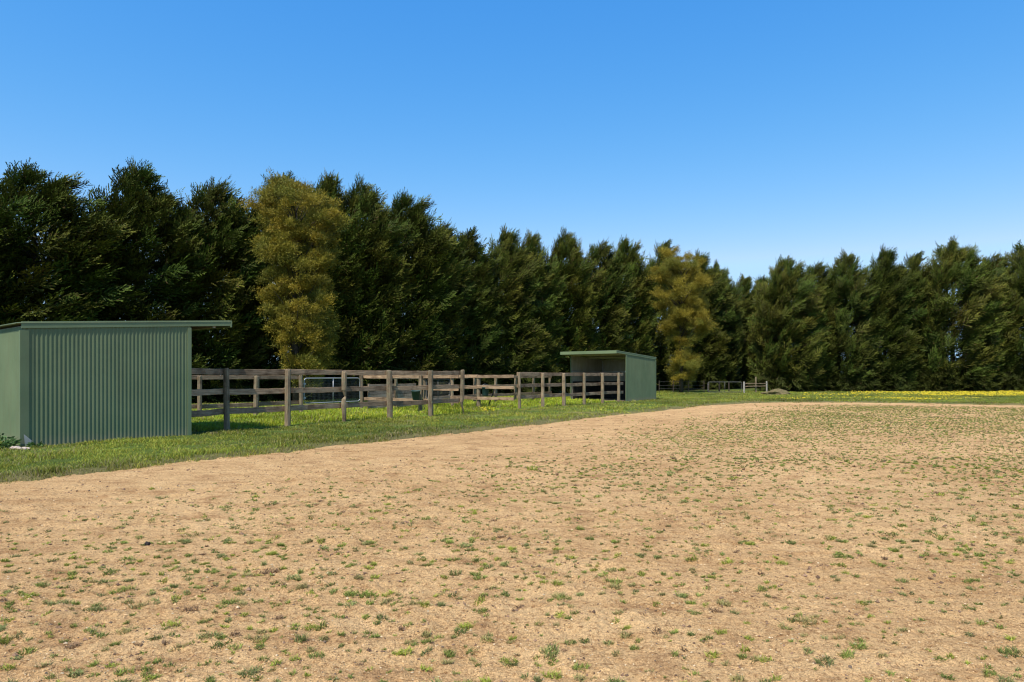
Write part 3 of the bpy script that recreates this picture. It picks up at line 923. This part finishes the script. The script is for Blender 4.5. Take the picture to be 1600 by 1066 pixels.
def shed(F, sgn, label):
    """F: front corner on the arena side; back wall lies sgn*SD away; front is open"""
    root = empty("horse_shelter", (F[0], F[1], 0))
    tag(root, label, "shed", "green steel horse shelters beside the arena")
    bx = Vector((SD[0] * sgn, SD[1] * sgn, 0)); by = Vector((SW[0], SW[1], 0)); Z = Vector((0, 0, 1))
    D, W = SHED_D, SHED_W
    HF, SL = 2.585, -0.066          # wall height at the front, fall per metre to the back
    OV = 0.92
    top = lambda a: HF + SL * a
    two = [M["green"], M["inner"]]
    # walls, outer face outwards
    corr_sheet((by * 0 + Z * 0.0), bx, Z, D, 0, "side_wall", root, two, hfun=lambda a: top(a) - 0.02, nrm=-by)
    corr_sheet((by * W), bx, Z, D, 0, "side_wall", root, two, hfun=lambda a: top(a) - 0.02, nrm=by)
    corr_sheet((bx * D + by * 0), by, Z, W, top(D) - 0.02, "back_wall", root, two, nrm=bx)
    # roof: ribs run down the slope
    sl = (bx + Z * SL).normalized(); L = (D + OV + 0.10) * math.sqrt(1 + SL * SL)
    p0 = -bx * (OV + 0.01) + Z * (top(-OV) + 0.052) - by * 0.03
    nz = sl.cross(by); nz = nz if nz.z > 0 else -nz
    corr_sheet(p0, by, sl, W + 0.06, L, "roof", root, two, nrm=nz, amp=0.010)
    # trims
    def trim(name, c, ax, ay, az, mat="green_trim", bev=0.004):
        mb = MB(); mb.box(c, ax, ay, az); return mb.build(name, M[mat], root, bevel=bev)
    half = (D + OV) / 2; mid = (D - OV) / 2
    slv = (bx + Z * SL)
    for s, yy in ((-1, -0.014), (1, W + 0.014)):
        c = bx * mid + by * yy + Z * (top(mid) + 0.011)
        trim("barge_capping", c, slv * (half + 0.012), by * 0.008, Z * 0.066)
    trim("front_fascia", -bx * (OV + 0.038) + by * (W / 2) + Z * (top(-OV) - 0.006), bx * 0.022, by * (W / 2 + 0.024), Z * 0.080)
    # roof beams and girts
    for a in (-OV + 0.35, 0.03, D / 2, D - 0.06):
        trim("purlin", bx * a + by * (W / 2) + Z * (top(a) - 0.05), bx * 0.03, by * (W / 2 - 0.03), Z * 0.045, "inner")
    for yy in (0.045, W - 0.045):
        for zz in (1.62,):
            trim("girt", bx * (D / 2) + by * yy + Z * zz, bx * (D / 2 - 0.06), by * 0.022, Z * 0.04, "galv")
    trim("girt", bx * (D - 0.045) + by * (W / 2) + Z * 1.62, bx * 0.022, by * (W / 2 - 0.08), Z * 0.04, "galv")
    # corner flashings (angle sections) on the outer corners and front edges
    for yy, s in ((0, -1), (W, 1)):
        cy = yy + s * 0.014
        h = top(D) - 0.09
        mb = MB()
        mb.box(bx * (D - 0.06 + 0.016) + by * cy + Z * h / 2, bx * 0.074, by * 0.003, Z * h / 2)
        mb.box(bx * (D + 0.0155) + by * (yy - s * 0.058) + Z * h / 2, bx * 0.003, by * 0.069, Z * h / 2)
        mb.build("corner_flashing", M["green"], root)
        h = top(0) - 0.09
        mb = MB()
        mb.box(bx * 0.03 + by * (yy + s * 0.006) + Z * h / 2, bx * 0.042, by * 0.014, Z * h / 2)
        mb.build("front_post", M["green_trim"], root, bevel=0.003)
        mb = MB(); mb.box(bx * (D - 0.04) + by * (yy - s * 0.05) + Z * (h / 2 - 0.1), bx * 0.03, by * 0.03, Z * (h / 2 - 0.12))
        mb.build("corner_post", M["galv"], root)
    # dark kick lining on the lower inside walls
    for yy, s in ((0.085, 1), (W - 0.085, -1)):
        trim("kick_lining", bx * (D / 2) + by * yy + Z * 0.54, bx * (D / 2 - 0.1), by * 0.012, Z * 0.53, "rubber")
    trim("kick_lining", bx * (D - 0.085) + by * (W / 2) + Z * 0.54, bx * 0.012, by * (W / 2 - 0.11), Z * 0.53, "rubber")
    # earth floor
    mb = MB(); mb.box(bx * (D / 2 + 0.0) + by * (W / 2) + Z * 0.02, bx * (D / 2 - 0.1), by * (W / 2 - 0.1), Z * 0.03)
    mb.build("earth_floor", M["soil"], root)
    return root, bx, by
s1, b1x, b1y = shed(SHED1_F, -1, "large near green corrugated shed at the left edge with flat overhanging roof")
s2, b2x, b2y = shed(SHED2_F, 1, "far open fronted green shed at the end of the railed yards")
# bent corner of the near shed's flashing
mb = MB()
c = b1x * (SHED_D - 0.05) - b1y * 0.03
mb.add([c + Vector((0, 0, 0.0)), c + b1x * -0.10 + Vector((0, 0, 0.02)), c + b1x * -0.12 - b1y * 0.05 + Vector((0, 0, 0.10)), c + b1x * 0.03 - b1y * 0.03 + Vector((0, 0, 0.26)),
        c + Vector((0.004, 0.006, 0.0)), c + b1x * -0.10 + Vector((0.004, 0.006, 0.02)), c + b1x * -0.12 - b1y * 0.045 + Vector((0.004, 0.006, 0.10)), c + b1x * 0.03 - b1y * 0.025 + Vector((0.004, 0.006, 0.26))],
       [(0, 1, 2, 3), (7, 6, 5, 4), (0, 4, 5, 1), (1, 5, 6, 2), (2, 6, 7, 3), (3, 7, 4, 0)])
o = mb.build("bent_flashing", M["galv"], s1); o["label"] = "bent torn flap of pale steel at the bottom corner"

# ------------------------------------------------------------------ rail fences
def post_mesh(h, w, seed, profile=None):
    g = random.Random(seed)
    n = 8; rows = profile or [(-0.15, 1, 0), (0.25, 1, 0), (0.6, 0.98, 0), (1.0, 0.97, 0), (1.3, 0.96, 0), (h - 0.03, 0.95, 0), (h, 0.82, 0)]
    base = [1.0 + g.uniform(-0.09, 0.09) for _ in range(n)]
    lx, ly = g.uniform(-0.02, 0.02), g.uniform(-0.02, 0.02)
    vs = []; fs = []
    for i, (z, s, dx) in enumerate(rows):
        for k in range(n):
            a = 2 * math.pi * (k + 0.5) / n
            cx, cy = math.cos(a), math.sin(a)
            m = 0.5 * w / max(abs(cx), abs(cy)) ** 0.65 * base[k] * s * (1 + g.uniform(-0.03, 0.03))
            vs.append((cx * m + dx + lx * z, cy * m + ly * z, z + (g.uniform(-0.012, 0.012) if i == len(rows) - 1 else 0)))
    for i in range(len(rows) - 1):
        for k in range(n):
            fs.append((i * n + k, i * n + (k + 1) % n, (i + 1) * n + (k + 1) % n, (i + 1) * n + k))
    fs.append(tuple(range((len(rows) - 1) * n, len(rows) * n))); fs.append(tuple(range(n))[::-1])
    me = bpy.data.meshes.new("post"); me.from_pydata(vs, [], fs); me.materials.append(M["post"]); me.update()
    return me

def rail_obj(parent, p, q, hz, wid, th, seed, jl=0.012):
    """board from p to q (xy, local to parent) at heights hz=(z0,z1); own local X runs along it"""
    g = random.Random(seed)
    p = Vector((p[0], p[1], hz[0] + g.uniform(-jl, jl))); q = Vector((q[0], q[1], hz[1] + g.uniform(-jl, jl)))
    L = (q - p).length; n = 7
    vs = []; fs = []
    sag = g.uniform(-0.012, 0.006)
    for i in range(n + 1):
        x = L * i / n; dz = sag * 4 * (i / n) * (1 - i / n) + g.uniform(-0.004, 0.004); ww = wid * (1 + g.uniform(-0.05, 0.05))
        for (sy, sz) in ((-1, -1), (1, -1), (1, 1), (-1, 1)):
            vs.append((x, sy * th / 2, sz * ww / 2 + dz))
    for i in range(n):
        for k in range(4):
            fs.append((i * 4 + k, (i + 1) * 4 + k, (i + 1) * 4 + (k + 1) % 4, i * 4 + (k + 1) % 4))
    fs.append((0, 1, 2, 3)); fs.append((n * 4 + 3, n * 4 + 2, n * 4 + 1, n * 4))
    me = bpy.data.meshes.new("rail"); me.from_pydata(vs, [], fs); me.materials.append(M["rail"]); me.update()
    o = link("rail", me, parent)
    o.location = p
    d = q - p
    o.rotation_euler = (0, -math.atan2(d.z, math.hypot(d.x, d.y)), math.atan2(d.y, d.x))
    b = o.modifiers.new("bevel", 'BEVEL'); b.width = 0.005; b.segments = 1
    return o

_sd = [1000]
def fence(label, pts, heights, post_h, side, pw=0.15, rails=True, skip=(), special=None, start=None, end=None, jit=0.02, rw=0.145):
    """posts at pts (xy); rails at heights on one side of the posts; skip = (bay, rail) left out"""
    o0 = Vector((pts[0][0], pts[0][1], 0))
    root = empty("rail_fence", o0)
    tag(root, label, "fence", "timber rail fences of the horse yards")
    loc = [Vector((p[0], p[1], 0)) - o0 for p in pts]
    for i, p in enumerate(loc):
        _sd[0] += 1
        g = random.Random(_sd[0])
        prof = (special or {}).get(i)
        if prof == "none": continue
        me = post_mesh(post_h + g.uniform(-jit, jit), pw * g.uniform(0.85, 1.15), _sd[0], prof)
        o = link("post", me, root, p); o.rotation_euler = (0, 0, math.atan2(SD[1], SD[0]) + g.uniform(-0.15, 0.15))
    ends = ([Vector((start[0], start[1], 0)) - o0] if start is not None else []) + loc + ([Vector((end[0], end[1], 0)) - o0] if end is not None else [])
    sh_ = 0 if start is None else -1
    for i in range(len(ends) - 1):
        a, b = ends[i], ends[i + 1]
        d = (b - a).normalized(); nn = Vector((-d.y, d.x, 0)) * side * (pw / 2 + 0.022)
        for j, hz in enumerate(heights):
            if (i + sh_, j) in skip: continue
            _sd[0] += 1
            rail_obj(root, a + nn - d * 0.02, b + nn + d * 0.015, (hz, hz), rw, 0.042, _sd[0])
    return root

def along(o, u, ts): return [(o[0] + u[0] * t, o[1] + u[1] * t) for t in ts]
front1 = [gp(354.5, 675), gp(449, 668), gp(537, 661), gp(609, 656), gp(673, 652), gp(722, 648)]
notch = [(-0.15, 0.75, 0.02), (0.2, 0.8, 0.02), (0.55, 1.0, -0.01), (0.70, 0.85, 0.0), (0.78, 0.38, 0.05), (0.86, 0.6, 0.03), (0.98, 0.95, 0), (1.3, 1.0, 0), (1.49, 0.97, 0), (1.52, 0.85, 0)]
rotten = [(-0.1, 0.18, 0.05), (0.08, 0.2, 0.07), (0.18, 0.34, 0.02), (0.34, 0.5, -0.02), (0.46, 0.85, -0.03), (0.6, 0.98, 0), (1.3, 1.0, 0), (1.57, 0.97, 0), (1.61, 0.8, 0)]
fence("near front rail fence running from the large shed to the tall corner post", front1, (1.49, 1.0, 0.515), 1.57, 1, pw=0.155, special={2: notch, 5: rotten},
      start=(SHED1_F[0] + 0.02, SHED1_F[1] + 0.12))
front2 = [(0.30, 27.75), (1.32, 29.35), (2.34, 30.7), (3.42, 32.35), (4.50, 33.95), (5.54, 35.45)]
fence("far front rail fence ending at the wall of the far shed", front2, (1.46, 0.985, 0.52), 1.53, 1, pw=0.15, end=(SHED2_F[0] - 0.08, SHED2_F[1] - 0.1))
c1 = np.array(front1[-1]); c2 = np.array(front2[0])
divr1 = along(c1 + FP * 0.25, FP, [0.0, 1.75, 3.3, 4.9])
divr2 = along(c2 + FP * 0.22, FP, [0.0, 1.85, 3.3, 4.9])
fence("short side rail fence going back from the tall corner post of the near yard", divr1, (1.36, 0.92, 0.47), 1.42, -1, special={0: "none"}, rw=0.13)
fence("pale sunlit side rail fence of the far yard", divr2, (1.36, 0.92, 0.45), 1.40, 1, skip={(2, 1), (2, 2)}, special={0: "none"}, rw=0.13)
bk1 = np.array(divr1[-1]); bk2 = np.array(divr2[-1])
back1 = along(bk1, -FU, [0.0, 2.95, 4.85, 6.9, 8.9])
fence("rear rail fence of the near yard with a gap for the mesh gate", [back1[0], back1[1], back1[2], back1[3], back1[4]], (1.34, 0.87, 0.41), 1.40, -1, skip={(0, 0), (0, 1), (0, 2)}, special={0: "none"}, rw=0.13)
back2 = along(bk2 + FU * 0.3, FU, [1.6, 3.4, 5.2, 7.0, 8.8, 10.6])
fence("rear rail fence of the far yard ending behind the far shed", back2, (1.34, 0.87, 0.41), 1.40, -1, start=tuple(bk2), rw=0.13)
# closing run between the two yards and its plank panel
cl = [tuple(bk1 + FU * 0.2), tuple((bk1 + bk2) / 2 + FU * 0.1), tuple(bk2 - FU * 0.3)]
fence("low rail run closing the lane between the two yards above the planks", cl, (1.33,), 1.38, -1, special={0: "none", 2: "none"}, rw=0.13)

pb = empty("timber_panel", (cl[0][0], cl[0][1], 0))
tag(pb, "solid panel of stacked weathered planks closing the lane between the yards", "panel")
d = Vector((cl[2][0] - cl[0][0], cl[2][1] - cl[0][1], 0)); L = d.length; d.normalize(); nn = Vector((-d.y, d.x, 0)) * -0.10
for k in range(7):
    me_o = rail_obj(pb, d * 0.30 - nn, d * (L - 0.16) - nn, (0.13 + k * 0.141,) * 2, 0.133, 0.035, 5000 + k, 0.003)
    me_o.name = "plank"; me_o.data.materials.clear(); me_o.data.materials.append(M["plank"])
for t in (0.36, L * 0.52, L - 0.2):
    mb = MB(); mb.box(d * t - nn * 1.55 * 0 + nn * -1.42 + Vector((0, 0, 0.54)), d * 0.05, nn.normalized() * 0.02, Vector((0, 0, 0.53)))
    mb.build("batten", M["post"], pb)

# ------------------------------------------------------------------ gates
def mesh_gate(label, a, b, z0, z1, mat, rad=0.019, step=0.06, mids=1, wires=True):
    a = Vector((a[0], a[1], 0)); b = Vector((b[0], b[1], 0))
    root = empty("mesh_gate", a); tag(root, label, "gate")
    d = b - a; L = d.length; d.normalize(); Z = Vector((0, 0, 1))
    P = lambda s, z: d * s + Z * z
    r = 0.12
    pts = []
    for (cx, cz, a0) in ((L - r, z1 - r, 90), (L - r, z0 + r, 0), (r, z0 + r, -90), (r, z1 - r, -180)):
        for k in range(5):
            an = R(a0 - 90 * k / 4); pts.append(P(cx + r * math.cos(an), cz + r * math.sin(an)))
    pts.append(pts[0])
    mb = MB(); mb.tube(pts, rad, 8, cap=False); mb.build("gate_frame", mat, root, smooth=True)
    for k in range(mids):
        s = L * (k + 1) / (mids + 1)
        mb = MB(); mb.tube([P(s, z0), P(s, z1)], rad * 0.9, 8); mb.build("upright", mat, root, smooth=True)
    if wires:
        mb = MB(); w = 0.0016
        s = step
        while s < L - 0.02: mb.box(P(s, (z0 + z1) / 2), d * w, d.cross(Z) * w, Z * (z1 - z0) / 2); s += step
        z = z0 + step
        while z < z1 - 0.02: mb.box(P(L / 2, z) + d.cross(Z) * 0.005, d * L / 2, d.cross(Z) * w, Z * w); z += step
        mb.build("wire_mesh", M["darkwire"], root)
    mb = MB(); mb.box(P(0.02, z0 + 0.2), d * 0.05, d.cross(Z) * 0.02, Z * 0.03); mb.box(P(0.02, z1 - 0.2), d * 0.05, d.cross(Z) * 0.02, Z * 0.03)
    mb.build("hinge", mat, root)
    return root
g0 = np.array(back1[1]); g1 = np.array(back1[0])
gu = (g1 - g0) / np.linalg.norm(g1 - g0)
mesh_gate("white tubular gate with wire mesh in the rear fence of the near yard", g0 + gu * 0.13, g1 - gu * 0.08, 0.38, 1.30, M["galv"])
q0 = np.array(divr2[2]); q1 = np.array(divr2[3]); qu = (q1 - q0) / np.linalg.norm(q1 - q0)
mesh_gate("narrow wire mesh gate in the side fence of the far yard", q0 + qu * 0.12, q1 - qu * 0.12, 0.36, 1.24, M["dull_shade_galv"])
# far paddock gate and its posts; tree shade is put into the gate's colour
ga = np.array(gp(1106, 615.2)); gb = np.array(gp(1159, 615.2))
mesh_gate("steel farm gate toned dark for shade left of the white post", ga, gb, 0.12, 0.90, M["dull_shade_galv"], rad=0.022, mids=1, wires=False)
M["paleend"] = mat_noisy("pale_post", (0.20, 0.18, 0.15), (0.40, 0.37, 0.32), 8)
def lone_post(px, py, h, w, label, mat):
    x, y = gp(px, py)
    _sd[0] += 1
    me = post_mesh(h, w, _sd[0], [(-0.2, 1, 0), (0.3, 1, 0), (h * .7, 0.98, 0), (h - 0.03, 0.95, 0), (h, 0.8, 0)]); me.materials.clear(); me.materials.append(mat)
    o = link("gate_post", me, None, (x, y, 0)); tag(o, label, "post")
lone_post(1162.5, 615, 0.92, 0.15, "thick pale gate post right of the farm gate", M["paleend"])
lone_post(1198, 613, 0.93, 0.12, "thin pale post rising behind the dirt mound", M["paleend"])
lone_post(1107, 614, 0.85, 0.12, "dark post at the left end of the farm gate", M["bark"])
lone_post(1124, 612.5, 0.86, 0.14, "dark post seen through the left half of the farm gate", M["bark"])
lone_post(1139, 612.5, 0.86, 0.1, "dark post seen through the right half of the farm gate", M["bark"])
fa = gp(1164, 614.6); fb = gp(1181, 614.0); fc = gp(1196, 613.4)
fence("short low rail fence between the thick pale post and the thin one", [fa, fb, fc], (0.76, 0.55), 0.86, -1, pw=0.1, special={0: "none", 2: "none"}, rw=0.07, jit=0.01)
# plain wire fence along the foot of the trees
wf = empty("wire_fence", (*gp(1030, 614.5), 0)); tag(wf, "thin wire fence on slender posts in the shade behind the far shed", "fence")
wp = [Vector((*gp(px, 614.2), 0)) - wf.location for px in (1030, 1052, 1076, 1100)]
for p in wp:
    mb = MB(); mb.tube([p + Vector((0, 0, -0.1)), p + Vector((0, 0, 1.0))], 0.03, 6); mb.build("post", M["bark"], wf)
for z in (0.35, 0.6, 0.9):
    mb = MB(); mb.tube([p + Vector((0, 0, z)) for p in wp], 0.006, 5); mb.build("wire", M["dull_shade_galv"], wf)

# ------------------------------------------------------------------ small things
def lathe_bucket(name, label, loc, tilt, parts=True):
    root = empty(name, loc); root.rotation_euler = tilt; tag(root, label, "bucket")
    n = 20; prof = [(0.0, 0.0), (0.115, 0.0), (0.125, 0.01), (0.165, 0.32), (0.178, 0.325), (0.178, 0.345), (0.160, 0.34), (0.115, 0.02), (0.0, 0.018)]
    vs = []; fs = []
    for (r, z) in prof:
        for k in range(n): vs.append((r * math.cos(6.2832 * k / n), r * math.sin(6.2832 * k / n), z))
    for i in range(len(prof) - 1):
        for k in range(n): fs.append((i * n + k, i * n + (k + 1) % n, (i + 1) * n + (k + 1) % n, (i + 1) * n + k))
    mb = MB(); mb.add(vs, fs); mb.build("tub", M["bucket"], root, smooth=True)
    mb = MB(); mb.tube([(0.17 * math.cos(a), 0.0 + 0.02, 0.33 + 0.17 * math.sin(a)) for a in [math.pi * k / 10 for k in range(11)]], 0.005, 6)
    mb.build("handle", M["galv"], root, smooth=True)
    return root
x, y = divr1[1]
bdir = Vector((AN[0], AN[1], 0))
lathe_bucket("feed_bucket", "dark teal bucket hung beside the front post of the near yard", (x - 0.12, y - 0.28, 0.50), (0.08, 0, 0))
x, y = divr2[1]
lathe_bucket("water_bucket", "dark teal bucket hanging right of a post in the pale side fence", (x + 0.28, y - 0.22, 0.55), (-0.1, 0.1, 0.4))
mb = MB()
mb.tube([(0, 0, 0.0), (0.05, 0.0, 0.25), (0.14, 0.01, 0.5), (0.24, 0.02, 0.72), (0.27, 0.02, 0.9)], 0.022, 8)
o = mb.build("black_hose", M["blackp"], smooth=True); hx, hy = gp(763, 638.5); o.location = (hx, hy, 0)
tag(o, "curved black hose rising from the grass to the teal bucket in the far yard", "hose")
mb = MB(); mb.tube([(0, 0, 0), (-0.03, 0, 0.12), (-0.07, 0, 0.24)], 0.014, 6)
o = mb.build("stake", M["blackp"], smooth=True); hx, hy = gp(664.5, 643.5); o.location = (hx, hy, 0)
tag(o, "short black stake leaning in the grass left of a fence post", "stake")

def rock(name, label, cat, loc, sx, sy, sz, mat, seed, sub=3, amp=0.22, grp=None):
    import bmesh
    bm = bmesh.new(); bmesh.ops.create_icosphere(bm, subdivisions=sub, radius=1.0)
    from mathutils import noise
    for v in bm.verts:
        k = 1 + amp * noise.noise(v.co * 1.7 + Vector((seed, 0, 0))) * 2 + amp * 0.5 * noise.noise(v.co * 4.3 + Vector((0, seed, 0)))
        v.co = Vector((v.co.x * k * sx, v.co.y * k * sy, v.co.z * k * sz))
    me = bpy.data.meshes.new(name); bm.to_mesh(me); bm.free(); me.materials.append(mat)
    o = link(name, me, None, loc); tag(o, label, cat, grp); return o
hx, hy = gp(1213, 617.0)
rock("dirt_mound", "low mound of dry earth in front of the thin pale post", "mound", (hx, hy, -0.05), 1.0, 0.9, 0.44, M["mound"], 3.1, 4, 0.16)
hx, hy = gp(230, 845.5); 
rock("dark_stone", "small black stone lying on the sand at lower left", "stone", (hx, hy, float(sand_z(hx, hy)) + 0.012), 0.024, 0.02, 0.02, M["darkstone"], 5.0, 2)
for k, (px, py, s, lab) in enumerate([(24, 703.2, 0.14, "left pale rubble lump at the foot of the near shed corner"), (31, 704.0, 0.11, "middle pale rubble lump at the foot of the near shed corner"), (38, 703.6, 0.12, "right pale rubble lump at the foot of the near shed corner")]):
    hx, hy = gp(px, py)
    rock("rubble_lump", lab, "stone", (hx, hy, 0.02), s * 0.75, s * 0.6, s * 0.36, M["stone"], 8 + k, 3, 0.25, "rubble at the shed corner")

def broad_plant(label, x, y, R0, n, seed, hmax):
    g = np.random.default_rng(seed)
    a = g.random(n) * 6.28; r = R0 * np.sqrt(g.random(n)); z = g.uniform(0.02, hmax, n) * (1 - 0.6 * r / R0)
    p = np.stack([np.cos(a) * r, np.sin(a) * r, z], -1)
    dr = norm(np.stack([np.cos(a), np.sin(a), g.uniform(-0.2, 0.9, n)], -1) + g.normal(0, 0.4, (n, 3)))
    v = slivers(p, dr, g.uniform(0.05, 0.11, n), g.uniform(0.025, 0.05, n), g).reshape(-1, 3)
    c = np.array([0.07, 0.13, 0.035]) * g.uniform(0.5, 1.6, (n, 1))
    me = mesh_np("leafy_weed", v, np.arange(len(v)).reshape(-1, 4), M["grass"], np.repeat(c, 4, 0))
    tag(link("leafy_weed", me, None, (x, y, 0.0)), label, "plant")
hx, hy = gp(-3, 702); broad_plant("leafy green weed growing at the left edge against the near shed", hx, hy, 0.32, 420, 61, 0.30)
hx, hy = gp(55, 699.5); broad_plant("tiny dark weed at the foot of the near shed side wall", hx, hy, 0.10, 60, 62, 0.12)
